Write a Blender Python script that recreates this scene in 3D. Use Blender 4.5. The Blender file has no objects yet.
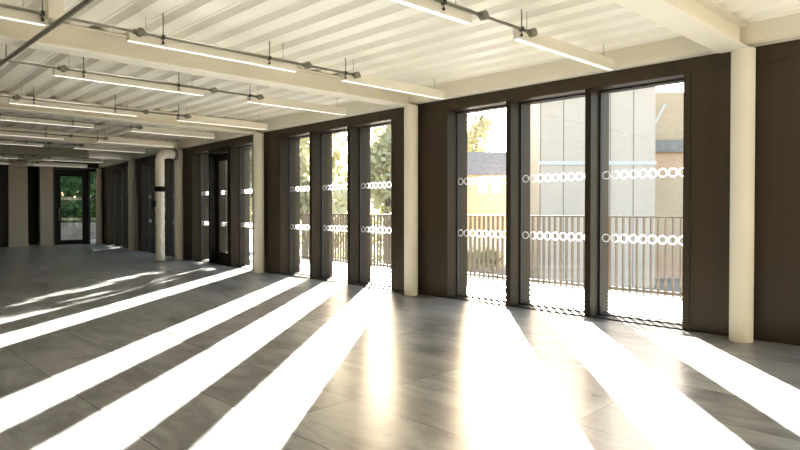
import bpy, bmesh, math, random
from mathutils import Vector, Matrix
import numpy as np
random.seed(7)
rng = np.random.default_rng(11)
SC = bpy.context.scene
COL = SC.collection
R = math.radians

# ------------------------------------------------------------------ camera, sky, sun, exposure
FPX, EYE, PITCH = 600.0, 1.20, R(0.8)
cam_d = bpy.data.cameras.new('camera')
cam = bpy.data.objects.new('camera', cam_d)
COL.objects.link(cam)
cam.location = (0, 0, EYE)
cam.rotation_euler = (R(90) - PITCH, 0, 0)
cam_d.sensor_fit = 'HORIZONTAL'
cam_d.sensor_width = 36.0
cam_d.lens = 36.0 * FPX / 800.0
cam_d.shift_y = -(225 - (210 + FPX * math.tan(PITCH))) / 800.0
cam_d.clip_end = 500
SC.camera = cam

SUN_AZ, SUN_EL = R(4.6), R(17.0)
world = bpy.data.worlds.new('sky')
SC.world = world
world.use_nodes = True
wn = world.node_tree.nodes
wl = world.node_tree.links
wn.clear()
sky = wn.new('ShaderNodeTexSky')
sky.sky_type = 'NISHITA'
sky.sun_disc = False
sky.sun_elevation = SUN_EL
sky.sun_rotation = SUN_AZ
sky.air_density = 1.0
sky.dust_density = 1.5
sky.ozone_density = 0.4
bg = wn.new('ShaderNodeBackground')
bg.inputs['Strength'].default_value = 0.075
wo = wn.new('ShaderNodeOutputWorld')
wl.new(sky.outputs[0], bg.inputs[0])
wl.new(bg.outputs[0], wo.inputs[0])

sun_d = bpy.data.lights.new('sun', 'SUN')
sun_d.energy = 9.0
sun_d.color = (1.0, 0.96, 0.88)
sun_d.angle = R(0.45)
sun = bpy.data.objects.new('sun', sun_d)
COL.objects.link(sun)
sdir = Vector((math.sin(SUN_AZ) * math.cos(SUN_EL), math.cos(SUN_AZ) * math.cos(SUN_EL), math.sin(SUN_EL)))
sun.rotation_euler = sdir.to_track_quat('Z', 'Y').to_euler()
sun.location = sdir * 60

SC.view_settings.view_transform = 'Standard'
SC.view_settings.look = 'None'
SC.view_settings.gamma = 1.0
SC.view_settings.use_curve_mapping = False
SC.view_settings.exposure = 3.9
try:
    SC.cycles.max_bounces = 16
    SC.cycles.diffuse_bounces = 8
    SC.cycles.glossy_bounces = 5
    SC.cycles.transparent_max_bounces = 24
    SC.cycles.sample_clamp_indirect = 8.0
except Exception:
    pass

# ------------------------------------------------------------------ materials
def new_mat(name):
    m = bpy.data.materials.new(name)
    m.use_nodes = True
    nt = m.node_tree
    b = nt.nodes.get('Principled BSDF')
    return m, nt, b

def N(nt, t, **kw):
    n = nt.nodes.new(t)
    for k, v in kw.items():
        setattr(n, k, v)
    return n

def coords(nt, scale=(1, 1, 1), rot=(0, 0, 0)):
    tc = N(nt, 'ShaderNodeTexCoord')
    mp = N(nt, 'ShaderNodeMapping')
    mp.inputs['Scale'].default_value = scale
    mp.inputs['Rotation'].default_value = rot
    nt.links.new(tc.outputs['Object'], mp.inputs[0])
    return mp.outputs[0]

def noise_ramp(nt, vec, scale, detail, c0, c1, lo=0.35, hi=0.65):
    n = N(nt, 'ShaderNodeTexNoise')
    n.inputs['Scale'].default_value = scale
    n.inputs['Detail'].default_value = detail
    nt.links.new(vec, n.inputs['Vector'])
    r = N(nt, 'ShaderNodeValToRGB')
    r.color_ramp.elements[0].position = lo
    r.color_ramp.elements[1].position = hi
    r.color_ramp.elements[0].color = (*c0, 1)
    r.color_ramp.elements[1].color = (*c1, 1)
    nt.links.new(n.outputs['Fac'], r.inputs[0])
    return n, r

def painted(name, c0, c1, rough, scale=(3, 3, 3), metallic=0.0, nscale=1.0, detail=4, bump=0.0, spec=0.5):
    m, nt, b = new_mat(name)
    v = coords(nt, scale)
    n, r = noise_ramp(nt, v, nscale, detail, c0, c1)
    nt.links.new(r.outputs[0], b.inputs['Base Color'])
    b.inputs['Roughness'].default_value = rough
    b.inputs['Metallic'].default_value = metallic
    b.inputs['Specular IOR Level'].default_value = spec
    if bump:
        bp = N(nt, 'ShaderNodeBump')
        bp.inputs['Strength'].default_value = bump
        bp.inputs['Distance'].default_value = 0.01
        nt.links.new(n.outputs['Fac'], bp.inputs['Height'])
        nt.links.new(bp.outputs[0], b.inputs['Normal'])
    return m

M = {}
M['cream'] = painted('cream_steel_paint', (0.735, 0.69, 0.575), (0.785, 0.745, 0.635), 0.55, (1, 1, 1), spec=0.35)
M['column'] = painted('matt_cream_column_paint', (0.735, 0.69, 0.575), (0.785, 0.745, 0.635), 0.8, (1, 1, 1), spec=0.08)
M['deck'] = painted('cream_deck_paint', (0.84, 0.80, 0.70), (0.88, 0.85, 0.76), 0.38, (0.6, 0.6, 0.6))
M['bronze'] = painted('dark_bronze_panel', (0.042, 0.029, 0.0155), (0.052, 0.036, 0.020), 0.42, (6, 6, 0.4), 0.35)
M['bronze_fin'] = painted('bronze_anodised_fin', (0.026, 0.020, 0.0135), (0.033, 0.0255, 0.017), 0.42, (8, 8, 0.5), 0.0, spec=0.08)
M['dark_frame'] = painted('black_frame_metal', (0.009, 0.008, 0.0065), (0.013, 0.011, 0.009), 0.45, (3, 3, 3), 0.0, spec=0.15)
M['gasket'] = painted('black_gasket', (0.008, 0.008, 0.008), (0.012, 0.012, 0.012), 0.7)
M['galv'] = painted('galvanised_steel', (0.16, 0.155, 0.115), (0.22, 0.21, 0.16), 0.5, (20, 20, 20), 0.4)
M['dark_metal'] = painted('dark_clip_metal', (0.02, 0.02, 0.017), (0.03, 0.03, 0.025), 0.5)
M['plaster'] = painted('painted_plaster', (0.60, 0.56, 0.47), (0.64, 0.60, 0.51), 0.75, (1, 1, 1))
M['taupe'] = painted('taupe_plaster', (0.36, 0.30, 0.23), (0.40, 0.335, 0.26), 0.7, (1, 1, 1))
M['dark_wall'] = painted('dark_brown_wall', (0.040, 0.032, 0.022), (0.055, 0.044, 0.03), 0.6, (1, 1, 1))
M['rail'] = painted('bronze_rail', (0.10, 0.078, 0.055), (0.13, 0.10, 0.07), 0.45, (3, 3, 3), 0.3)
M['lagging'] = painted('foil_lagging', (0.74, 0.69, 0.59), (0.90, 0.86, 0.76), 0.5, (14, 14, 6), 0.0, 1.0, 5, 0.6)
M['hedge'] = painted('dark_hedge_leaf', (0.018, 0.05, 0.012), (0.06, 0.13, 0.03), 0.5, (5, 5, 5))
M['stonewall'] = painted('grey_low_wall', (0.16, 0.15, 0.14), (0.24, 0.23, 0.21), 0.8, (3, 3, 3))
M['pale_clad'] = None
M['trunk'] = painted('bark', (0.06, 0.045, 0.03), (0.12, 0.09, 0.06), 0.9, (4, 4, 1))
M['ground'] = painted('pale_paving', (0.17, 0.155, 0.13), (0.24, 0.22, 0.19), 0.85, (0.5, 0.5, 0.5))
M['slate'] = painted('grey_slate', (0.13, 0.125, 0.12), (0.18, 0.175, 0.165), 0.7, (2, 2, 2))
M['white_paint_sunlit_paving'] = painted('white_paint_sunlit_paving', (0.46, 0.44, 0.40), (0.52, 0.50, 0.46), 0.6)
M['dark_glass'] = painted('dark_window_glass', (0.07, 0.075, 0.055), (0.13, 0.135, 0.095), 0.5, (0.5, 0.5, 0.5), spec=0.1)

def leaf_mat(name, c0, c1, thru=0.45):
    m, nt, b = new_mat(name)
    v = coords(nt, (1.5, 1.5, 1.5))
    n, r = noise_ramp(nt, v, 1.0, 3, c0, c1)
    out = nt.nodes['Material Output']
    d = N(nt, 'ShaderNodeBsdfDiffuse')
    t = N(nt, 'ShaderNodeBsdfTranslucent')
    mx = N(nt, 'ShaderNodeMixShader')
    mx.inputs[0].default_value = thru
    for s in (d, t):
        nt.links.new(r.outputs[0], s.inputs[0])
    nt.links.new(d.outputs[0], mx.inputs[1])
    nt.links.new(t.outputs[0], mx.inputs[2])
    nt.links.new(mx.outputs[0], out.inputs[0])
    return m
M['leaf'] = leaf_mat('tree_leaf', (0.32, 0.33, 0.16), (0.44, 0.42, 0.24))
M['leaf_pale'] = leaf_mat('pale_tree_leaf', (0.44, 0.43, 0.27), (0.56, 0.53, 0.35))
M['leaf_dark'] = leaf_mat('dark_hedge_leaf_card', (0.03, 0.085, 0.035), (0.10, 0.19, 0.07), 0.15)

# floor: honed grey stone tiles 0.6 m, aligned with the window wall
U1 = Vector((-0.7088, 0.7054))
FL_ROT = -math.atan2(U1.y, U1.x)
C1 = Vector((3.12937, 5.49))
def floor_mat():
    m, nt, b = new_mat('grey_stone_floor')
    L = nt.links
    tc = N(nt, 'ShaderNodeTexCoord')
    mp = N(nt, 'ShaderNodeMapping', vector_type='POINT')
    mp.inputs['Rotation'].default_value = (0, 0, FL_ROT)
    L.new(tc.outputs['Object'], mp.inputs[0])
    sx = N(nt, 'ShaderNodeSeparateXYZ')
    L.new(mp.outputs[0], sx.inputs[0])
    ca, sa = math.cos(FL_ROT), math.sin(FL_ROT)
    cx, cy = C1.x * ca - C1.y * sa, C1.x * sa + C1.y * ca
    def mth(op, a, bb=None):
        n = N(nt, 'ShaderNodeMath', operation=op)
        if isinstance(a, (int, float)): n.inputs[0].default_value = a
        else: L.new(a, n.inputs[0])
        if bb is not None:
            if isinstance(bb, (int, float)): n.inputs[1].default_value = bb
            else: L.new(bb, n.inputs[1])
        return n.outputs[0]
    gu = mth('DIVIDE', mth('SUBTRACT', sx.outputs[0], cx + 0.03), 1.2)
    gv = mth('DIVIDE', mth('SUBTRACT', sx.outputs[1], cy + 0.03), 0.6)
    def edge(g, w):
        fr = mth('FRACT', g)
        return mth('LESS_THAN', mth('MINIMUM', fr, mth('SUBTRACT', 1.0, fr)), w)
    joint = mth('MAXIMUM', edge(gu, 0.0030), edge(gv, 0.0060))
    cell = N(nt, 'ShaderNodeCombineXYZ')
    L.new(mth('FLOOR', gu), cell.inputs[0]); L.new(mth('FLOOR', gv), cell.inputs[1])
    wnz = N(nt, 'ShaderNodeTexWhiteNoise')
    L.new(cell.outputs[0], wnz.inputs[0])
    # offset the veining per tile
    add = N(nt, 'ShaderNodeVectorMath', operation='MULTIPLY_ADD')
    L.new(wnz.outputs['Color'], add.inputs[0])
    add.inputs[1].default_value = (9, 9, 9)
    L.new(mp.outputs[0], add.inputs[2])
    mp2 = N(nt, 'ShaderNodeMapping')
    mp2.inputs['Scale'].default_value = (0.9, 2.4, 1)
    mp2.inputs['Rotation'].default_value = (0, 0, 0.35)
    L.new(add.outputs[0], mp2.inputs[0])
    n1 = N(nt, 'ShaderNodeTexNoise')
    n1.inputs['Scale'].default_value = 1.5
    n1.inputs['Detail'].default_value = 9
    n1.inputs['Roughness'].default_value = 0.68
    n1.inputs['Distortion'].default_value = 0.5
    L.new(mp2.outputs[0], n1.inputs['Vector'])
    ramp = N(nt, 'ShaderNodeValToRGB')
    e = ramp.color_ramp.elements
    ramp.color_ramp.interpolation = 'EASE'
    e[0].position = 0.36; e[0].color = (0.125, 0.128, 0.126, 1)
    e[1].position = 0.64; e[1].color = (0.285, 0.288, 0.283, 1)
    L.new(n1.outputs['Fac'], ramp.inputs[0])
    tone = N(nt, 'ShaderNodeMapRange')
    tone.inputs[3].default_value = 0.86; tone.inputs[4].default_value = 1.12
    L.new(wnz.outputs['Value'], tone.inputs[0])
    mul = N(nt, 'ShaderNodeVectorMath', operation='SCALE')
    L.new(ramp.outputs[0], mul.inputs[0]); L.new(tone.outputs[0], mul.inputs['Scale'])
    mix = N(nt, 'ShaderNodeMix', data_type='RGBA')
    L.new(joint, mix.inputs[0]); L.new(mul.outputs[0], mix.inputs[6])
    mix.inputs[7].default_value = (0.035, 0.033, 0.030, 1)
    L.new(mix.outputs[2], b.inputs['Base Color'])
    rr = N(nt, 'ShaderNodeMapRange')
    rr.inputs[3].default_value = 0.22; rr.inputs[4].default_value = 0.38
    L.new(n1.outputs['Fac'], rr.inputs[0])
    L.new(rr.outputs[0], b.inputs['Roughness'])
    b.inputs['Specular IOR Level'].default_value = 0.33
    return m
M['floor'] = floor_mat()

def glass_mat(name, dust):
    m, nt, b = new_mat(name)
    nt.nodes.remove(b)
    L = nt.links
    out = nt.nodes['Material Output']
    tr = N(nt, 'ShaderNodeBsdfTransparent')
    tr.inputs[0].default_value = (0.975, 0.97, 0.96, 1)
    gl = N(nt, 'ShaderNodeBsdfGlossy')
    gl.inputs['Roughness'].default_value = 0.02
    fr = N(nt, 'ShaderNodeFresnel')
    geo = N(nt, 'ShaderNodeNewGeometry')
    ior = N(nt, 'ShaderNodeMapRange')      # thin pane: same reflectance from both faces
    ior.inputs[3].default_value = 1.45; ior.inputs[4].default_value = 1 / 1.45
    L.new(geo.outputs['Backfacing'], ior.inputs[0])
    L.new(ior.outputs[0], fr.inputs[0])
    m1 = N(nt, 'ShaderNodeMixShader')
    L.new(fr.outputs[0], m1.inputs[0]); L.new(tr.outputs[0], m1.inputs[1]); L.new(gl.outputs[0], m1.inputs[2])
    tl = N(nt, 'ShaderNodeBsdfTranslucent')
    tl.inputs[0].default_value = (0.9, 0.88, 0.82, 1)
    v = coords(nt, (4, 4, 1.2))
    n, r = noise_ramp(nt, v, 1.0, 5, (dust * 0.6,) * 3, (dust * 1.3,) * 3)
    m2 = N(nt, 'ShaderNodeMixShader')
    L.new(r.outputs[0], m2.inputs[0]); L.new(m1.outputs[0], m2.inputs[1]); L.new(tl.outputs[0], m2.inputs[2])
    L.new(m2.outputs[0], out.inputs[0])
    return m
M['glass'] = glass_mat('dusty_window_glass', 0.0010)

def dot_mat():
    m, nt, b = new_mat('frosted_white_vinyl')
    nt.nodes.remove(b)
    out = nt.nodes['Material Output']
    d = N(nt, 'ShaderNodeBsdfDiffuse'); t = N(nt, 'ShaderNodeBsdfTranslucent')
    v = coords(nt, (8, 8, 8))
    n, r = noise_ramp(nt, v, 1.0, 2, (0.82, 0.82, 0.80), (0.9, 0.9, 0.88))
    mx = N(nt, 'ShaderNodeMixShader')
    mx.inputs[0].default_value = 0.5
    nt.links.new(r.outputs[0], d.inputs[0]); nt.links.new(r.outputs[0], t.inputs[0])
    nt.links.new(d.outputs[0], mx.inputs[1]); nt.links.new(t.outputs[0], mx.inputs[2])
    tp = N(nt, 'ShaderNodeBsdfTransparent')
    m2 = N(nt, 'ShaderNodeMixShader'); m2.inputs[0].default_value = 0.36
    nt.links.new(tp.outputs[0], m2.inputs[1]); nt.links.new(mx.outputs[0], m2.inputs[2])
    nt.links.new(m2.outputs[0], out.inputs[0])
    return m
M['dots'] = dot_mat()

def lit_mat():
    m, nt, b = new_mat('lit_diffuser')
    nt.nodes.remove(b)
    out = nt.nodes['Material Output']
    e = N(nt, 'ShaderNodeEmission')
    e.inputs[0].default_value = (1.0, 0.94, 0.83, 1)
    e.inputs[1].default_value = 0.13
    nt.links.new(e.outputs[0], out.inputs[0])
    return m
M['lit'] = lit_mat()

def brick_mat(name, c0, c1, mortar, scale=1.0):
    m, nt, b = new_mat(name)
    tc = N(nt, 'ShaderNodeTexCoord')
    sx = N(nt, 'ShaderNodeSeparateXYZ'); cb = N(nt, 'ShaderNodeCombineXYZ')
    ad = N(nt, 'ShaderNodeMath', operation='ADD')
    nt.links.new(tc.outputs['Object'], sx.inputs[0])
    nt.links.new(sx.outputs[0], ad.inputs[0]); nt.links.new(sx.outputs[1], ad.inputs[1])
    nt.links.new(ad.outputs[0], cb.inputs[0]); nt.links.new(sx.outputs[2], cb.inputs[1])
    br = N(nt, 'ShaderNodeTexBrick')
    br.inputs['Color1'].default_value = (*c0, 1)
    br.inputs['Color2'].default_value = (*c1, 1)
    br.inputs['Mortar'].default_value = (*mortar, 1)
    br.inputs['Scale'].default_value = scale
    br.inputs['Mortar Size'].default_value = 0.012
    br.inputs['Brick Width'].default_value = 0.23
    br.inputs['Row Height'].default_value = 0.075
    nt.links.new(cb.outputs[0], br.inputs[0])
    nt.links.new(br.outputs[0], b.inputs['Base Color'])
    b.inputs['Roughness'].default_value = 0.85
    return m
M['brick'] = brick_mat('orange_brick', (0.42, 0.215, 0.11), (0.50, 0.28, 0.15), (0.44, 0.36, 0.28))
M['brick_yellow'] = brick_mat('yellow_brick', (0.38, 0.26, 0.14), (0.45, 0.32, 0.19), (0.40, 0.34, 0.26))

def stripe_mat(name, c0, c1, pitch, gap, rough, rot=0.0, vertical=False):
    """boards or cladding sheets with narrow joints"""
    m, nt, b = new_mat(name)
    L = nt.links
    tc = N(nt, 'ShaderNodeTexCoord')
    mp = N(nt, 'ShaderNodeMapping')
    mp.inputs['Rotation'].default_value = (0, 0, rot)
    L.new(tc.outputs['Object'], mp.inputs[0])
    sx = N(nt, 'ShaderNodeSeparateXYZ'); L.new(mp.outputs[0], sx.inputs[0])
    d = N(nt, 'ShaderNodeMath', operation='DIVIDE'); d.inputs[1].default_value = pitch
    L.new(sx.outputs[0 if vertical else 1], d.inputs[0])
    f = N(nt, 'ShaderNodeMath', operation='FRACT'); L.new(d.outputs[0], f.inputs[0])
    lt = N(nt, 'ShaderNodeMath', operation='LESS_THAN'); lt.inputs[1].default_value = gap
    L.new(f.outputs[0], lt.inputs[0])
    n = N(nt, 'ShaderNodeTexNoise'); n.inputs['Scale'].default_value = 3.0; n.inputs['Detail'].default_value = 5
    L.new(mp.outputs[0], n.inputs['Vector'])
    r = N(nt, 'ShaderNodeValToRGB')
    r.color_ramp.elements[0].color = (*c0, 1); r.color_ramp.elements[1].color = (*c1, 1)
    L.new(n.outputs['Fac'], r.inputs[0])
    mx = N(nt, 'ShaderNodeMix', data_type='RGBA')
    L.new(lt.outputs[0], mx.inputs[0]); L.new(r.outputs[0], mx.inputs[6])
    mx.inputs[7].default_value = (c0[0] * 0.4, c0[1] * 0.4, c0[2] * 0.4, 1)
    L.new(mx.outputs[2], b.inputs['Base Color'])
    b.inputs['Roughness'].default_value = rough
    return m
M['terrace'] = stripe_mat('pale_terrace_boards', (0.52, 0.48, 0.41), (0.66, 0.62, 0.54), 0.14, 0.05, 0.7, FL_ROT)
M['pale_clad'] = stripe_mat('pale_cladding', (0.43, 0.34, 0.27), (0.49, 0.395, 0.315), 1.55, 0.05, 0.6, 0.0, True)

# ------------------------------------------------------------------ mesh helpers
class MB:
    def __init__(s):
        s.bm = bmesh.new()
    def hexa(s, p):
        v = [s.bm.verts.new(q) for q in p]
        for f in ((0, 3, 2, 1), (4, 5, 6, 7), (0, 1, 5, 4), (1, 2, 6, 5), (2, 3, 7, 6), (3, 0, 4, 7)):
            s.bm.faces.new([v[i] for i in f])
        return s
    def box(s, fr, t0, t1, o0, o1, z0, z1):
        P = fr.p
        return s.hexa([P(t0, o0, z0), P(t1, o0, z0), P(t1, o1, z0), P(t0, o1, z0),
                       P(t0, o0, z1), P(t1, o0, z1), P(t1, o1, z1), P(t0, o1, z1)])
    def cyl(s, a, b, r0, r1=None, n=12, cap=True):
        a, b = Vector(a), Vector(b)
        r1 = r0 if r1 is None else r1
        q = (b - a).to_track_quat('Z', 'Y')
        X, Y = q @ Vector((1, 0, 0)), q @ Vector((0, 1, 0))
        A = [s.bm.verts.new(a + (X * math.cos(k * 2 * math.pi / n) + Y * math.sin(k * 2 * math.pi / n)) * r0) for k in range(n)]
        B = [s.bm.verts.new(b + (X * math.cos(k * 2 * math.pi / n) + Y * math.sin(k * 2 * math.pi / n)) * r1) for k in range(n)]
        for k in range(n):
            f = s.bm.faces.new([A[k], A[(k + 1) % n], B[(k + 1) % n], B[k]])
            f.smooth = True
        if cap:
            s.bm.faces.new(A[::-1]); s.bm.faces.new(B)
        return s
    def tube(s, pts, rad, n=16):
        pts = [Vector(p) for p in pts]
        rings = []
        prevX = None
        for i, p in enumerate(pts):
            d = (pts[min(i + 1, len(pts) - 1)] - pts[max(i - 1, 0)]).normalized()
            if prevX is None:
                X = d.orthogonal().normalized()
            else:
                X = (prevX - d * prevX.dot(d)).normalized()
            prevX = X
            Y = d.cross(X)
            rr = rad[i] if isinstance(rad, (list, tuple)) else rad
            rings.append([s.bm.verts.new(p + (X * math.cos(k * 2 * math.pi / n) + Y * math.sin(k * 2 * math.pi / n)) * rr) for k in range(n)])
        for A, B in zip(rings, rings[1:]):
            for k in range(n):
                f = s.bm.faces.new([A[k], A[(k + 1) % n], B[(k + 1) % n], B[k]])
                f.smooth = True
        s.bm.faces.new(rings[0][::-1]); s.bm.faces.new(rings[-1])
        return s
    def poly(s, pts):
        s.bm.faces.new([s.bm.verts.new(p) for p in pts])
        return s
    def prism(s, pts, z0, z1):
        A = [s.bm.verts.new((p[0], p[1], z0)) for p in pts]
        B = [s.bm.verts.new((p[0], p[1], z1)) for p in pts]
        n = len(pts)
        s.bm.faces.new(A[::-1]); s.bm.faces.new(B)
        for k in range(n):
            s.bm.faces.new([A[k], A[(k + 1) % n], B[(k + 1) % n], B[k]])
        return s
    def ring(s, fr, tc, oc, zc, r0, r1, th, n=28):
        L = []
        for o in (oc, oc + th):
            for r in (r0, r1):
                L.append([s.bm.verts.new(fr.p(tc + r * math.cos(2 * math.pi * k / n), o, zc + r * math.sin(2 * math.pi * k / n))) for k in range(n)])
        for k in range(n):
            j = (k + 1) % n
            for a, b in ((0, 1), (1, 3), (3, 2), (2, 0)):
                s.bm.faces.new([L[a][k], L[a][j], L[b][j], L[b][k]])
        return s
    def build(s, name, mat, parent=None, bevel=0.0):
        bmesh.ops.recalc_face_normals(s.bm, faces=s.bm.faces[:])
        me = bpy.data.meshes.new(name)
        s.bm.to_mesh(me); s.bm.free()
        me.materials.append(mat)
        o = bpy.data.objects.new(name, me)
        COL.objects.link(o)
        try:
            o.cycles.shadow_terminator_geometry_offset = 0.0
        except Exception:
            pass
        if parent is not None:
            o.parent = parent
            o.matrix_parent_inverse = Matrix.Translation(-parent.location)
        if bevel:
            b = o.modifiers.new('bevel', 'BEVEL')
            b.width = bevel; b.segments = 2; b.limit_method = 'ANGLE'
        return o

class Frame:
    """local frame: t along the wall, o outward, z up"""
    def __init__(s, a, u, n):
        s.a, s.u, s.n = Vector(a), Vector(u).normalized(), Vector(n).normalized()
    def p(s, t, o, z):
        q = s.a + s.u * t + s.n * o
        return Vector((q.x, q.y, z))

def tag(o, label=None, cat=None, group=None, kind=None):
    if label: o['label'] = label
    if cat: o['category'] = cat
    if group: o['group'] = group
    if kind: o['kind'] = kind
    return o
def struct(o):
    o['kind'] = 'structure'
    return o
def empty(name, loc):
    o = bpy.data.objects.new(name, None)
    COL.objects.link(o)
    o.location = loc
    o.empty_display_size = 0.2
    return o

# ------------------------------------------------------------------ plan: six column positions along the glazed wall
C = [Vector(c) for c in ((3.12937, 5.49), (0.15521, 8.45), (-2.70617, 11.5), (-5.38331, 14.6), (-7.93504, 17.75), (-10.67306, 21.3))]
C0 = C[0] * 2 - C[1]
CM = C[0] * 3 - C[1] * 2
PTS = [CM, C0] + C                    # PTS[i+1] = start of bay i
G = Vector((-0.7295, -0.6840)).normalized()    # beams run this way into the room
DEPTH = 10.5
ORD = ['nearest', 'second', 'third', 'fourth', 'fifth', 'sixth']
def bay_frame(i):
    a, b = PTS[i + 1], PTS[i + 2]
    u = (b - a).normalized()
    n = Vector((u.y, -u.x))
    if n.y < 0: n = -n
    return Frame(a, u, n), (b - a).length
W0 = 0.13          # room face of the panels
GL = 0.35          # glass line
OUT = 0.57         # outer edge of the fins
OPEN = [(0.56, 1.55), (1.62, 2.61), (2.68, 3.64)]
HEAD = 2.555
Z_BEAM, Z_DECK = 2.66, 2.88

def offset_line(o):
    """points where the wall offset by o turns at each column"""
    out = []
    for k, p in enumerate(PTS):
        ns = []
        for j in (k - 1, k):
            if 0 <= j < len(PTS) - 1:
                ns.append(bay_frame(j - 1)[0].n)
        m = sum(ns, Vector((0, 0)))
        m.normalize()
        out.append(p + m * (o / m.dot(ns[0])))
    return out

# ------------------------------------------------------------------ shell: floor, roof, ceiling deck, walls
edge = offset_line(GL + 0.03)
inner = [p + G * DEPTH for p in PTS]
end_far = C[-1]
f_pts = edge + [C[-1] + G * -0.4] + [C[-1] + G * DEPTH] + [PTS[0] + G * DEPTH]
mb = MB()
line_out = edge
line_in = [p + G * DEPTH for p in PTS]
ext_far = (PTS[-1] - PTS[-2]).normalized() * 3.2
line_out = line_out + [edge[-1] + ext_far]
line_in = line_in + [line_in[-1] + ext_far]
for k in range(len(line_out) - 1):
    mb.prism([line_in[k], line_in[k + 1], line_out[k + 1], line_out[k]], -0.12, 0.0)
bmesh.ops.remove_doubles(mb.bm, verts=mb.bm.verts[:], dist=0.0005)
struct(mb.build('floor', M['floor']))

# profiled metal deck: ribs parallel to the window wall
prof = []
s0 = -0.14
P_ = 0.31
while s0 < DEPTH + 0.3:
    prof += [(s0, Z_DECK), (s0 + 0.15, Z_DECK), (s0 + 0.20, Z_DECK + 0.046), (s0 + 0.215, Z_DECK + 0.046),
             (s0 + 0.22, Z_DECK + 0.041), (s0 + 0.235, Z_DECK + 0.041), (s0 + 0.24, Z_DECK + 0.046), (s0 + 0.26, Z_DECK + 0.046)]
    s0 += P_
def deck_z(s):
    for a, b in zip(prof, prof[1:]):
        if a[0] <= s <= b[0]:
            return a[1] + (b[1] - a[1]) * (s - a[0]) / max(1e-6, b[0] - a[0])
    return Z_DECK
mb = MB()
rows = []
pts_c = PTS + [PTS[-1] + ext_far]
for p in pts_c:
    rows.append([mb.bm.verts.new((p.x + G.x * s, p.y + G.y * s, z)) for s, z in prof])
for A, B in zip(rows, rows[1:]):
    for k in range(len(prof) - 1):
        mb.bm.faces.new([A[k], A[k + 1], B[k + 1], B[k]])
struct(mb.build('ceiling', M['deck']))
mb = MB()
ro = offset_line(0.45); ro.append(ro[-1] + ext_far)
ri = [p + G * (DEPTH + 0.3) for p in PTS]; ri.append(ri[-1] + ext_far)
for k in range(len(ro) - 1):
    mb.prism([ri[k], ri[k + 1], ro[k + 1], ro[k]], 3.02, 3.3)
struct(mb.build('roof', M['stonewall']))

# glazed wall, bay by bay
for i in range(-1, 6):
    fr, L = bay_frame(i)
    mb = MB()
    a0, a1 = -0.03, L + 0.03
    sc = (L - 4.19) * 0.5
    op = [(x0 + sc, x1 + sc) for x0, x1 in OPEN]
    mb.box(fr, a0, op[0][0] - 0.068, W0, 0.40, 0.012, HEAD)
    mb.box(fr, op[0][0] - 0.062, op[0][0], W0 + 0.0, 0.40, 0.012, HEAD)
    mb.box(fr, op[0][0] - 0.07, op[0][0] - 0.06, W0 + 0.012, 0.40, 0.012, HEAD)
    mb.box(fr, op[2][1], a1, W0, 0.40, 0.012, HEAD)
    mb.box(fr, a0, a1, W0, 0.40, HEAD + 0.004, 2.70)
    mb.box(fr, a0, a1, W0 + 0.01, 0.38, HEAD - 0.004, HEAD + 0.004)
    mb.box(fr, a0, a1, W0 + 0.02, 0.42, 2.70, 3.02)
    mb.box(fr, a0, op[0][0], W0 + 0.02, 0.38, -0.05, 0.012)
    mb.box(fr, op[2][1], a1, W0 + 0.02, 0.38, -0.05, 0.012)
    struct(mb.build('wall_right', M['bronze']))
    mb = MB()
    for t0, t1 in ((op[0][1], op[1][0]), (op[1][1], op[2][0])):
        mb.box(fr, t0, t1, W0, GL - 0.015, 0.0, HEAD)
        mb.box(fr, t0 + 0.006, t1 - 0.006, GL - 0.015, GL + 0.02, 0.0, HEAD)
        mb.box(fr, t0, t1, GL + 0.02, OUT, -0.03, HEAD)
    for t0, t1 in ((op[0][0] - 0.05, op[0][0] + 0.045), (op[2][1], op[2][1] + 0.05)):  # near jamb fin widened out of view to keep sun off the column
        mb.box(fr, t0, t1, GL + 0.02, OUT, -0.03, HEAD)
    for t0, t1 in ((op[0][0] - 0.0, op[0][0] + 0.004), (op[2][1] - 0.004, op[2][1])):
        mb.box(fr, t0, t1, W0 + 0.002, GL - 0.015, 0.0, HEAD)
    mb.box(fr, op[0][0], op[2][1], GL + 0.02, OUT, HEAD, HEAD + 0.08)
    struct(mb.build('trim_right', M['bronze_fin']))

wcount = 0
def glazing(fr, t0, t1, z0, z1, name, circles=True, o=GL, nring=9):
    e = struct(empty(name, fr.p((t0 + t1) / 2, o, z0)))
    w = 0.018
    mb = MB()
    mb.box(fr, t0, t0 + w, o - 0.025, o + 0.015, z0, z1)
    mb.box(fr, t1 - w, t1, o - 0.025, o + 0.015, z0, z1)
    mb.box(fr, t0 + w, t1 - w, o - 0.025, o + 0.015, z1 - 0.022, z1)
    mb.box(fr, t0 + w, t1 - w, o - 0.025, o + 0.015, z0, z0 + 0.012)
    mb.build('window_frame', M['gasket'], e)
    mb = MB()
    mb.box(fr, t0 + w * 0.5, t1 - w * 0.5, o - 0.004, o + 0.004, z0 + 0.01, z1 - 0.01)
    mb.build('pane', M['glass'], e)
    if circles:
        for zc in (0.885, 1.592):
            mb = MB()
            mid = (t0 + t1) / 2
            for k in range(nring):
                mb.ring(fr, mid + (k - (nring - 1) / 2) * 0.1045, o - 0.0062, zc, 0.036, 0.049, 0.0018)
            tag(mb.build('circle_row', M['dots'], e), 'row of white ring markings stuck on the glass')
    return e

DOOR_BAY = 3
for i in range(-1, 6):
    fr, L = bay_frame(i)
    sc = (L - 4.19) * 0.5
    for k, (x0, x1) in enumerate(OPEN):
        t0, t1 = x0 + sc, x1 + sc
        if i == DOOR_BAY and k == 1:
            continue
        wcount += 1
        e = glazing(fr, t0, t1, 0.012, HEAD, 'window_%d' % wcount, circles=i >= 1)
        mb = MB()
        mb.box(fr, t0, t1, W0 + 0.01, GL + 0.2, -0.04, 0.012)
        mb.build('window_sill', M['bronze_fin'], e)

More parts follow.
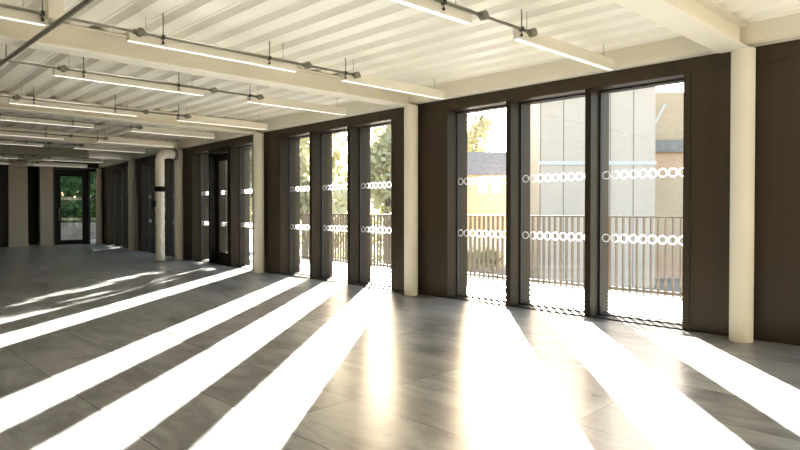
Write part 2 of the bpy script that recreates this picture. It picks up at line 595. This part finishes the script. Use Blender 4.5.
# glazed door in the bay beyond the third column
fr, L = bay_frame(DOOR_BAY)
sc = (L - 4.19) * 0.5
t0, t1 = OPEN[1][0] + sc, OPEN[1][1] + sc
d = struct(empty('door_1', fr.p((t0 + t1) / 2, 0.25, 0)))
mb = MB()
for a, b in ((t0, t0 + 0.05), (t1 - 0.05, t1)):
    mb.box(fr, a, b, W0 - 0.02, 0.36, 0, HEAD)
mb.box(fr, t0 + 0.05, t1 - 0.05, W0 - 0.02, 0.36, 2.44, HEAD)
mb.box(fr, t0 + 0.05, t1 - 0.05, W0 + 0.02, 0.36, -0.03, 0.012)
mb.build('door_frame', M['dark_frame'], d)
mb = MB()
for a, b in ((t0 + 0.055, t0 + 0.17), (t1 - 0.17, t1 - 0.055)):
    mb.box(fr, a, b, 0.27, 0.33, 0.02, 2.435)
mb.box(fr, t0 + 0.17, t1 - 0.17, 0.27, 0.33, 0.02, 0.26)
mb.box(fr, t0 + 0.17, t1 - 0.17, 0.27, 0.33, 2.30, 2.435)
mb.build('door_leaf', M['bronze_fin'], d)
MB().box(fr, t0 + 0.16, t1 - 0.16, 0.296, 0.304, 0.25, 2.31).build('pane', M['glass'], d)
for zc in (0.885, 1.592):
    mb = MB()
    for k in range(6):
        mb.ring(fr, (t0 + t1) / 2 + (k - 2.5) * 0.1045, 0.292, zc, 0.036, 0.049, 0.0018)
    tag(mb.build('circle_row', M['dots'], d), 'row of white ring markings stuck on the glass')
mb = MB()
mb.cyl(fr.p(t0 + 0.11, 0.22, 0.85), fr.p(t0 + 0.11, 0.22, 1.25), 0.012)
mb.cyl(fr.p(t0 + 0.11, 0.22, 0.9), fr.p(t0 + 0.11, 0.272, 0.9), 0.009)
mb.cyl(fr.p(t0 + 0.11, 0.22, 1.2), fr.p(t0 + 0.11, 0.272, 1.2), 0.009)
mb.build('handle', M['galv'], d)

# far end wall (runs along G from the sixth column); o points away from the room
u5 = (PTS[-1] - PTS[-2]).normalized()
far = Frame(C[-1], G, u5)
mb = MB()
mb.box(far, -0.45, 0.06, 0.0, 0.3, 0, 3.02)
mb.box(far, 0.06, 1.44, 0.0, 0.3, 2.56, 3.02)
mb.box(far, 0.30, 0.36, 0.0, 0.25, 0, 2.56)
mb.box(far, 1.40, 1.46, 0.02, 0.25, 0, 2.56)
mb.box(far, 2.76, DEPTH, 0.2, 0.5, 0, 3.02)
mb.box(far, 1.44, 2.8, 1.3, 1.5, 0, 3.02)
mb.box(far, 2.74, 2.9, 0.5, 1.5, 0, 3.02)
mb.box(far, 1.38, 1.455, 0.25, 1.5, 0, 3.02)
struct(mb.build('wall_far', M['dark_wall']))
glazing(far, 0.06, 0.30, 0.02, 2.56, 'window_%d' % (wcount + 1), True, 0.12, 2)
d2 = struct(empty('door_2', far.p(0.88, 0.1, 0)))
mb = MB()
mb.box(far, 0.36, 0.42, 0.03, 0.2, 0, 2.56)
mb.box(far, 1.34, 1.40, 0.03, 0.2, 0, 2.56)
mb.box(far, 0.42, 1.34, 0.03, 0.2, 2.47, 2.56)
mb.build('door_frame', M['dark_frame'], d2)
mb = MB()
mb.box(far, 0.425, 0.54, 0.06, 0.14, 0.01, 2.465)
mb.box(far, 1.22, 1.335, 0.06, 0.14, 0.01, 2.465)
mb.box(far, 0.54, 1.22, 0.06, 0.14, 2.36, 2.465)
mb.box(far, 0.54, 1.22, 0.06, 0.14, 0.01, 0.17)
mb.build('door_leaf', M['dark_frame'], d2)
MB().box(far, 0.53, 1.23, 0.096, 0.104, 0.16, 2.37).build('pane', M['glass'], d2)
for zc in (0.885, 1.592):
    mb = MB()
    for k in range(6):
        mb.ring(far, 0.88 + (k - 2.5) * 0.1045, 0.09, zc, 0.034, 0.049, 0.0018)
    tag(mb.build('circle_row', M['dots'], d2), 'row of white ring markings stuck on the glass')
mb = MB()
for tt in (0.72, 0.93):
    mb.box(far, tt - 0.02, tt + 0.02, 0.088, 0.092, 0.66, 0.76)
tag(mb.build('door_sticker', M['dots'], d2), 'two small white stickers on the door glass')
mb = MB()
mb.cyl(far.p(1.27, 0.03, 0.85), far.p(1.27, 0.03, 1.25), 0.012)
mb.cyl(far.p(1.27, 0.03, 0.9), far.p(1.27, 0.07, 0.9), 0.009)
mb.cyl(far.p(1.27, 0.03, 1.2), far.p(1.27, 0.07, 1.2), 0.009)
mb.build('handle', M['galv'], d2)

# walls the camera does not see: opposite long wall and the end behind the camera
mb = MB()
for k in range(len(line_in) - 1):
    a, b = line_in[k], line_in[k + 1]
    mb.prism([a, b, b + G * 0.3, a + G * 0.3], 0, 3.02)
struct(mb.build('wall_left', M['plaster']))
back = Frame(PTS[0], G, -(PTS[1] - PTS[0]).normalized())
mb = MB(); mb.box(back, -0.4, DEPTH + 0.3, 0.0, 0.3, 0, 3.02)
struct(mb.build('wall_back', M['plaster']))

# ------------------------------------------------------------------ steel: edge beams, columns, ceiling beams, piers
for i in range(-1, 6):
    fr, L = bay_frame(i)
    mb = MB()
    mb.box(fr, -0.01, L + 0.01, -0.02, 0.0, 2.712, 2.895)
    mb.box(fr, -0.01, L + 0.01, 0.0, 0.15, 2.70, 2.715)
    mb.box(fr, -0.01, L + 0.01, 0.0, 0.15, 2.875, 2.895)
    struct(mb.build('trim_eaves', M['cream']))

col_lab = ['thick cream round column at the right, standing nearest the camera',
           'cream round column between the two groups of three bright windows',
           'cream round column just right of the glazed door bay',
           'cream round column just right of the lagged white pipe',
           'slim distant cream column just left of the lagged white pipe',
           'most distant cream round column, in the corner beside the far door']
for k, c in enumerate(C):
    mb = MB()
    mb.cyl((c.x, c.y, 0), (c.x, c.y, Z_BEAM), 0.098, n=96)
    for f_ in mb.bm.faces: f_.smooth = False
    tag(mb.build('column', M['column']), col_lab[k], 'column', 'round columns along the window wall')

u_mid = [(PTS[k + 3] - PTS[k + 1]).normalized() if k + 3 < len(PTS) else u5 for k in range(6)]
for k, c in enumerate(C):
    side = Vector((-G.y, G.x))
    fr = Frame(c + side * (0.075 if side.dot(PTS[-1] - PTS[0]) > 0 else -0.075), side, G)     # t across, o inward; set off towards the far end
    mb = MB()
    h, wf = 0.215, 0.125
    o0, o1 = 0.01, DEPTH - 0.02
    mb.box(fr, -wf, wf, o0, o1, Z_BEAM, Z_BEAM + 0.02)
    mb.box(fr, -0.05, 0.05, o0, o1, Z_BEAM + 0.02, Z_BEAM + h - 0.014)
    mb.box(fr, -wf, wf, o0, o1, Z_BEAM + h - 0.014, Z_BEAM + h)
    tag(mb.build('ceiling_beam', M['cream'], bevel=0.003),
        'cream steel ceiling beam resting on the %s round column' % ORD[k] if k else 'cream steel ceiling beam over the nearest round column, at upper right',
        'beam', 'steel beams under the ribbed ceiling')

pier_lab = ['tall taupe pier right next to the far glazed door', 'wider taupe pier left of the dark recess, at far left']
for k, (ta, tb) in enumerate(((1.46, 1.84), (2.2, 2.74))):
    mb = MB(); mb.box(far, ta, tb, -0.02, 0.55, 0, 2.9)
    mb.box(far, ta - 0.012, tb + 0.012, -0.032, 0.56, 0, 0.1)
    tag(mb.build('pier', M['taupe'], bevel=0.004), pier_lab[k], 'pier', 'taupe piers at the far end')

# ------------------------------------------------------------------ light rows: luminaires, conduits with rods
def row_point(i, frac, s, z):
    a, b = PTS[i + 1], PTS[i + 2]
    q = a + (b - a) * frac + G * s
    return Vector((q.x, q.y, z))
ROWS = [(i, f) for i in range(1, 6) for f in (0.28, 0.825)]
SPAN = [(0.17, 1.80), (2.42, 4.10), (4.72, 6.36), (6.98, 8.62)]
LUM_ORD = ['first', 'second', 'third', 'fourth']
side = Vector((-G.y, G.x))
for i, f in ROWS:
    where = ('just beyond the %s ceiling beam' % ORD[i - 1]) if f < 0.5 else ('just before the %s ceiling beam' % ORD[i]) if i < 6 else 'x'
    ds = {1: 0.0, 2: 0.09, 3: 0.22, 4: 0.30, 5: 0.36}[i]
    for k, (s0, s1) in enumerate(SPAN):
        s0, s1 = s0 + ds, s1 + ds
        base = row_point(i, f, 0, 0)
        fr = Frame((base.x, base.y), side, G)
        e = empty('linear_light', fr.p(0, (s0 + s1) / 2, 2.64))
        tag(e, 'white linear light, %s from windows, in row %s' % (LUM_ORD[k], where), 'ceiling light', 'linear lights under the ribbed ceiling')
        mb = MB()
        mb.box(fr, -0.033, 0.033, s0, s1, 2.648, 2.745)
        mb.box(fr, -0.033, -0.022, s0, s1, 2.64, 2.648)
        mb.box(fr, 0.022, 0.033, s0, s1, 2.64, 2.648)
        mb.build('housing', M['cream'], e)
        MB().box(fr, -0.022, 0.022, s0 + 0.006, s1 - 0.006, 2.6385, 2.648).build('diffuser', M['lit'], e)
        for sw in (s0 + 0.15, s1 - 0.15):
            MB().cyl(fr.p(0, sw, 2.74), fr.p(0, sw, deck_z(sw) + 0.004), 0.0025, n=6).build('suspension_wire', M['galv'], e)
    # conduit beside the lights on the camera side
    fr = Frame((base.x, base.y), side, G)
    if fr.p(1, 0, 0).length > fr.p(-1, 0, 0).length: sg = -1
    else: sg = 1
    tcn = sg * 0.052
    s_start = 1.65 + ds
    e = empty('conduit_run', fr.p(tcn, s_start, 2.715))
    tag(e, 'grey conduit with drop rods along light row ' + where, 'conduit', 'grey conduits along the light rows')
    MB().cyl(fr.p(tcn, s_start, 2.715), fr.p(tcn, 9.9, 2.715), 0.0125, n=10).build('conduit_tube', M['galv'], e)
    for sb in (s_start, 2.31 + ds, 4.02 + ds, 4.68 + ds):
        mb = MB()
        mb.cyl(fr.p(tcn - sg * 0.018, sb, 2.715), fr.p(tcn + sg * 0.03, sb, 2.715), 0.036, n=18)
        mb.cyl(fr.p(tcn, sb - 0.055, 2.715), fr.p(tcn, sb + 0.055, 2.715), 0.019, n=10)
        mb.build('junction_box', M['galv'], e)
    for sr in [q + ds for q in (1.80, 2.76, 3.82, 4.75, 5.8, 6.8, 7.8, 8.8)]:
        hr = MB()
        hr.cyl(fr.p(tcn, sr, 2.665), fr.p(tcn, sr, deck_z(sr) + 0.004), 0.0055, n=8)
        ro_ = hr.build('drop_rod', M['galv'], e)
        mb = MB()
        MB().cyl(fr.p(tcn, sr, 2.655), fr.p(tcn, sr, 2.672), 0.012, n=8).build('rod_end', M['dark_metal'], ro_)
        mb.box(fr, tcn - 0.018, tcn + 0.018, sr - 0.012, sr + 0.012, 2.698, 2.732)
        mb.build('rod_clip', M['dark_metal'], ro_)

# thick conduit parallel to the window wall, passing under the second beam
fr1, L1 = bay_frame(1)
e = empty('conduit_run', fr1.p(4.2, -4.69, 2.62))
tag(e, 'thick grey conduit crossing under the beams at upper left', 'conduit')
MB().cyl(fr1.p(-3.5, -4.69, 2.62), fr1.p(9.6, -4.69, 2.62), 0.02, n=12).build('conduit_tube', M['galv'], e)
for tr in (-2.5, -0.6, 1.0, 2.55, 5.0, 6.4, 8.2):
    MB().cyl(fr1.p(tr, -4.69, 2.60), fr1.p(tr, -4.69, 2.93), 0.006, n=8).build('drop_rod', M['galv'], e)
mb = MB()
mb.box(fr1, 3.46, 3.55, -4.74, -4.63, 2.66, 2.79)
mb.box(fr1, 3.47, 3.57, -4.715, -4.665, 2.635, 2.665)
mb.cyl(fr1.p(3.52, -4.62, 2.79), fr1.p(3.52, -4.62, 2.93), 0.006, n=8)
tag(mb.build('junction_box', M['cream'], e, 0.004), 'cream square junction box')

# ceiling services at the far end
a4, b4 = PTS[5], PTS[6]
for k, (ff, s0, s1, z0, z1, w) in enumerate(((0.55, 1.6, 9.5, 2.52, 2.74, 0.16), )):
    b_ = row_point(4, ff, 0, 0)
    fr = Frame((b_.x, b_.y), side, G)
    mb = MB(); mb.box(fr, -w, w, s0, s1, z0, z1)
    for q in range(8):
        sq = s0 + q * (s1 - s0) / 7
        mb.box(fr, -w - 0.015, w + 0.015, sq - 0.015, sq + 0.015, z0 - 0.015, z1 + 0.015)
    e = mb.build('air_duct', M['galv'], None, 0.003)
    tag(e, 'dull grey air duct high up at the far left end', 'duct')
    for q in (1, 3, 5):
        sq = s0 + (q + 0.5) * (s1 - s0) / 7
        for sd in (-w - 0.01, w + 0.01):
            MB().cyl(fr.p(sd, sq, z0), fr.p(sd, sq, deck_z(sq) + 0.004), 0.005, n=6).build('drop_rod', M['galv'], e)

# lagged pipe beside the fourth column
fr3, L3 = bay_frame(3)
px, py = -5.63, 14.08
ndir = fr3.n
pts, rad = [], []
for k in range(34):
    z = 0.0 + k * (2.36 / 33)
    pts.append((px, py, z))
for k in range(1, 11):
    a = k / 10 * math.pi / 2
    pts.append((px + ndir.x * 0.16 * (1 - math.cos(a)), py + ndir.y * 0.16 * (1 - math.cos(a)), 2.36 + 0.16 * math.sin(a)))
last = pts[-1]
for k in range(1, 4):
    pts.append((last[0] + ndir.x * 0.06 * k, last[1] + ndir.y * 0.06 * k, last[2]))
for k in range(len(pts)):
    rad.append(0.104 + random.uniform(-0.006, 0.006))
e = empty('lagged_pipe', (px, py, 0))
tag(e, 'white foil-lagged vertical pipe with a black strap, elbow at its top', 'pipe')
MB().tube(pts, rad, 20).build('pipe_lagging', M['lagging'], e)
mb = MB()
mb.cyl((px, py, 1.63), (px, py, 1.75), 0.122, n=24)
mb.box(Frame((px, py), fr3.u, fr3.n), -0.16, 0.16, 0.0, 0.09, 1.67, 1.72)
tag(mb.build('strap', M['dark_frame'], e), 'black strap')
mb = MB(); mb.box(Frame((px - 0.095, py - 0.06), (1, 0), (0, 1)), -0.04, 0.03, -0.04, 0.04, 1.27, 1.42)
tag(mb.build('label_box', M['dark_frame'], e, 0.006), 'small black box')
mb = MB()
mb.cyl(Vector(pts[-1]) - Vector((ndir.x, ndir.y, 0)) * 0.01, Vector(pts[-1]) + Vector((ndir.x, ndir.y, 0)) * 0.05, 0.14, n=24)
mb.build('flange', M['galv'], e)
mb = MB()
mb.cyl((px, py, 0), (px, py, 0.02), 0.125, n=24)
mb.build('base_collar', M['galv'], e)

# ------------------------------------------------------------------ outside: terrace, railing, ground
out1 = offset_line(GL + 0.03); out2 = offset_line(2.75)
ex = (PTS[-1] - PTS[-2]).normalized()
mb = MB()
o1 = out1 + [out1[-1] + ex * 10]; o2 = out2 + [out2[-1] + ex * 10]
for k in range(len(o1) - 1):
    mb.prism([o1[k], o1[k + 1], o2[k + 1], o2[k]], -0.4, -0.035)
struct(mb.build('terrace_deck', M['terrace']))
mb = MB()
mb.box(far, 0.0, DEPTH, 0.31, 7.0, -0.4, -0.035)
struct(mb.build('terrace_paving', M['white_paint_sunlit_paving']))  # paving whitened to stand in for sunlit ground beyond the far door
mb = MB(); mb.prism([(-140, -40), (160, -40), (160, 260), (-140, 260)], -4.4, -4.0)
struct(mb.build('ground', M['ground']))

rl = offset_line(2.65)
segs = []
e = empty('railing', (rl[3].x, rl[3].y, -0.035))
tag(e, 'bronze terrace railing of upright flat bars outside the windows', 'railing')
path = [rl[2] + (rl[3] - rl[2]) * 0.27, rl[3], rl[4], rl[4] + (rl[5] - rl[4]) * 0.68]
mt, mbm = MB(), MB()
bars = []
for a, b in zip(path, path[1:]):
    uu = (b - a).normalized(); nn = Vector((uu.y, -uu.x))
    fr = Frame(a, uu, nn); Ls = (b - a).length
    mt.box(fr, 0, Ls, -0.03, 0.03, 1.085, 1.11)
    mbm.box(fr, 0, Ls, -0.02, 0.02, 0.0, 0.035)
    n = int(Ls / 0.103)
    for k in range(n):
        bars.append((fr, (k + 0.5) * Ls / n))
mt.build('top_rail', M['rail'], e)
mbm.build('bottom_rail', M['rail'], e)
for fr, t in bars[:99]:
    MB().box(fr, t - 0.010, t + 0.010, -0.025, 0.025, -0.035, 1.086).build('bar', M['rail'], e)

# ------------------------------------------------------------------ outside: trees, hedges, buildings
def foliage(name, blobs, n, size, mat, parent=None, shell=0.55):
    vs, fs = [], []
    wts = np.array([b[3] * b[4] * b[5] for b in blobs]) ** 0.7
    wts = wts / wts.sum()
    ids = rng.choice(len(blobs), n, p=wts)
    for k in range(n):
        bx, by, bz, rx, ry, rz = blobs[ids[k]]
        d = rng.normal(size=3); d /= np.linalg.norm(d)
        r = shell + (1 - shell) * rng.random()
        c = np.array([bx + d[0] * rx * r, by + d[1] * ry * r, bz + d[2] * rz * r])
        a = rng.normal(size=3); a /= np.linalg.norm(a)
        b = np.cross(a, rng.normal(size=3)); b /= np.linalg.norm(b)
        s = size * rng.uniform(0.6, 1.3)
        m = len(vs)
        vs += [c - a * s, c + b * s * 0.55, c + a * s, c - b * s * 0.55]
        fs.append((m, m + 1, m + 2, m + 3))
    me = bpy.data.meshes.new(name)
    me.from_pydata([tuple(v) for v in vs], [], fs)
    me.materials.append(mat)
    o = bpy.data.objects.new(name, me)
    COL.objects.link(o)
    if parent is not None:
        o.parent = parent
        o.matrix_parent_inverse = Matrix.Translation(-parent.location)
    return o

def tree(label, x, y, top, width, mat, n=2600, leaf=0.26, z0=-4.0, crown0=0.3):
    e = empty('tree', (x, y, z0))
    tag(e, label, 'tree', 'trees outside the windows')
    h = top - z0
    cb = z0 + h * crown0
    mb = MB()
    pts = [(x + 0.06 * math.sin(k * 1.3), y + 0.05 * math.cos(k), z0 + h * 0.85 * k / 8) for k in range(9)]
    mb.tube(pts, [0.022 * h * (1 - 0.09 * k) for k in range(9)], 10)
    for k in range(7):
        a = k * 2.4
        zb = cb + (h * 0.45) * k / 7
        mb.cyl((x, y, zb), (x + math.cos(a) * width * 0.32, y + math.sin(a) * width * 0.32, zb + h * 0.16), 0.008 * h, 0.003 * h, 7)
    mb.build('trunk', M['trunk'], e)
    blobs = []
    hw = width / 2
    blobs.append((x, y, (cb + top) / 2, hw * 0.92, hw * 0.92, (top - cb) / 2))
    for k in range(9):
        a = k * 2.399
        zz = cb + (top - cb) * (0.15 + 0.7 * ((k * 0.37) % 1))
        rr = hw * 0.48
        blobs.append((x + math.cos(a) * hw * 0.52, y + math.sin(a) * hw * 0.52, zz, rr, rr, rr * 0.9))
    foliage('crown', blobs, n, leaf, mat, e, 0.35)
    return e

tree('pale leafy tree seen through the window left of the second column', -0.8, 40, 8.3, 4.2, M['leaf_pale'], 3200, 0.30)
tree('pale leafy tree seen through the middle window beyond the second column', -5.1, 41, 10.2, 4.2, M['leaf_pale'], 3200, 0.30)
tree('yellow green tree seen through the window nearest the third column', -9.3, 39, 9.4, 4.0, M['leaf'], 2600, 0.30)
tree('pale tree rising over the brick house roof outside the first bright window', 9.6, 76, 13.8, 5.0, M['leaf_pale'], 2200, 0.30, -4.0, 0.55)
tree('tall dark green tree outside the far glazed door', -16.5, 34, 9.5, 8.0, M['leaf_dark'], 3400, 0.26)
tree('broad pale tree behind the glazed door in the window wall', -6.0, 26.6, 9.6, 7.6, M['leaf_pale'], 9000, 0.27)

# clipped hedge beyond the far door, with a low wall in front
hc = far.p(0.8, 5.6, 0)
e = empty('hedge', (hc.x, hc.y, -0.035))
tag(e, 'tall dark green hedge outside the far glazed door', 'hedge')
hb = [tuple(far.p(-1.2 + 0.7 * k, 5.6, 0.5 + 0.9 * j)) + (0.6, 0.6, 0.6) for k in range(9) for j in range(4)]
foliage('hedge_leaves', hb, 16000, 0.15, M['leaf_dark'], e, 0.3)
mb = MB()
for k in range(9):
    q = far.p(-1.2 + 0.7 * k, 5.6, 0)
    mb.cyl((q.x, q.y, -0.035), (q.x, q.y, 2.6), 0.04, 0.02, 8)
mb.build('hedge_stem', M['trunk'], e)
mb = MB(); mb.box(far, -2.2, 5.2, 4.4, 4.62, -0.035, 0.62); mb.box(far, -2.24, 5.24, 4.36, 4.66, 0.62, 0.68)
tag(mb.build('garden_wall', M['stonewall']), 'low grey garden wall in front of the hedge outside the far door', 'wall')

# brick house outside the first bright window
def house(name, label, x0, x1, y0, y1, z0, ze, zr, mat, roofmat, wins, cat='building'):
    e = empty(name, ((x0 + x1) / 2, y0, z0))
    tag(e, label, cat)
    fr = Frame((x0, y0), (1, 0), (0, 1))
    w = x1 - x0; dd = y1 - y0
    MB().box(fr, 0, w, 0, dd, z0, ze).build('wall', mat, e)
    if zr > ze:
        mb = MB()
        p = [fr.p(-0.3, -0.4, ze), fr.p(w + 0.3, -0.4, ze), fr.p(w + 0.3, dd + 0.4, ze), fr.p(-0.3, dd + 0.4, ze),
             fr.p(-0.3, dd / 2, zr), fr.p(w + 0.3, dd / 2, zr)]
        v = [mb.bm.verts.new(q) for q in p]
        for f in ((0, 1, 5, 4), (2, 3, 4, 5), (1, 2, 5), (3, 0, 4), (0, 3, 2, 1)):
            mb.bm.faces.new([v[q] for q in f])
        mb.build('roof', roofmat, e)
    for (a, b, c, d_) in wins:
        mb = MB()
        mb.box(fr, a - 0.12, b + 0.12, -0.06, 0.05, c - 0.12, c); mb.box(fr, a - 0.12, b + 0.12, -0.06, 0.05, d_, d_ + 0.12)
        mb.box(fr, a - 0.12, a, -0.06, 0.05, c, d_); mb.box(fr, b, b + 0.12, -0.06, 0.05, c, d_)
        mb.box(fr, (a + b) / 2 - 0.04, (a + b) / 2 + 0.04, -0.05, 0.05, c, d_)
        wf = mb.build('window', M['white_paint_sunlit_paving'], e)
        MB().box(fr, a, b, -0.02, -0.005, c, d_).build('pane', M['white_paint_sunlit_paving'] if cat == 'building' and name == 'brick_house' else M['dark_glass'], wf)
    return e
house('brick_house', 'orange brick house with slate roof outside the first bright window', 3.6, 13.2, 60, 68, -4, 4.7, 7.4, M['brick'], M['slate'],
      [(4.35, 5.05, 3.0, 4.5), (5.6, 6.35, 3.0, 4.5), (9.4, 10.1, 3.0, 4.5)])
# pale clad block filling the second and third bright windows
e = house('clad_block', 'tall pale clad block outside the two right-hand bright windows', 9.3, 17.0, 40, 50, -4, 11.6, 11.6, M['pale_clad'], M['slate'], [])
fr = Frame((9.3, 40), (1, 0), (0, 1))
MB().box(fr, -0.05, 7.75, -0.08, 0.0, 4.2, 4.45).build('floor_band', M['white_paint_sunlit_paving'], e)
MB().box(fr, -0.05, 7.75, -0.15, 10.1, 11.5, 11.75).build('coping', M['white_paint_sunlit_paving'], e)
# brick building behind it at the right
e = house('brick_terrace', 'yellow and orange brick building at the right edge of the third bright window', 17.4, 30, 46, 56, -4, 10.2, 10.2, M['brick_yellow'], M['slate'],
          [(19.0, 22.6, -0.9, 3.9), (24.0, 27.0, -0.9, 3.9)])
fr = Frame((17.4, 46), (1, 0), (0, 1))
MB().box(fr, -0.1, 12.7, -0.5, 0.0, 5.6, 6.5).build('ledge', M['slate'], e)
MB().box(fr, -0.02, 12.62, -0.06, 0.0, 4.0, 5.6).build('brick_band', M['brick'], e)
MB().box(fr, -0.02, 12.62, -0.10, 0.0, -4.0, -2.0).build('brick_plinth', M['brick'], e)
mb = MB()
for k in range(3):
    mb.cyl(fr.p(1.2 + 4.0 * k, -0.6, 6.5), fr.p(2.6 + 4.0 * k, -0.6, 9.2), 0.09, n=8)
tag(mb.build('sloping_rail', M['white_paint_sunlit_paving'], e), 'white sloping rail')
# planting and low walls across the yard
e = empty('hedge', (6.5, 50, -4)); tag(e, 'low brownish hedge across the yard, in front of the brick house', 'hedge')
foliage('hedge_leaves', [(1.5 + 0.9 * k, 50, -2.9, 0.8, 0.7, 1.1) for k in range(8)], 2600, 0.16, M['leaf'], e, 0.3)
mb = MB()
for k in range(8): mb.cyl((1.5 + 0.9 * k, 50, -4), (1.5 + 0.9 * k, 50, -2.6), 0.05, 0.03, 6)
mb.build('hedge_stem', M['trunk'], e)
mb = MB(); mb.box(Frame((2.0, 56), (1, 0), (0, 1)), 0, 9, 0, 0.3, -4, -1.5); mb.box(Frame((2.0, 56), (1, 0), (0, 1)), -0.05, 9.05, -0.05, 0.35, -1.5, -1.4)
e = empty('hedge', (-5, 47, -4)); tag(e, 'tall pale hedge across the yard, behind the railing, outside the three middle windows', 'hedge')
foliage('hedge_leaves', [(-10 + 1.2 * k, 47, z, 1.0, 0.7, 1.2) for k in range(10) for z in (-2.9, -1.2, 0.2)], 9000, 0.17, M['leaf'], e, 0.3)
mb2 = MB()
for k in range(10): mb2.cyl((-10 + 1.2 * k, 47, -4), (-10 + 1.2 * k, 47, 0.3), 0.06, 0.03, 6)
mb2.build('hedge_stem', M['trunk'], e)
tag(mb.build('garden_wall', M['white_paint_sunlit_paving']), 'white yard wall in front of the orange brick house', 'wall')
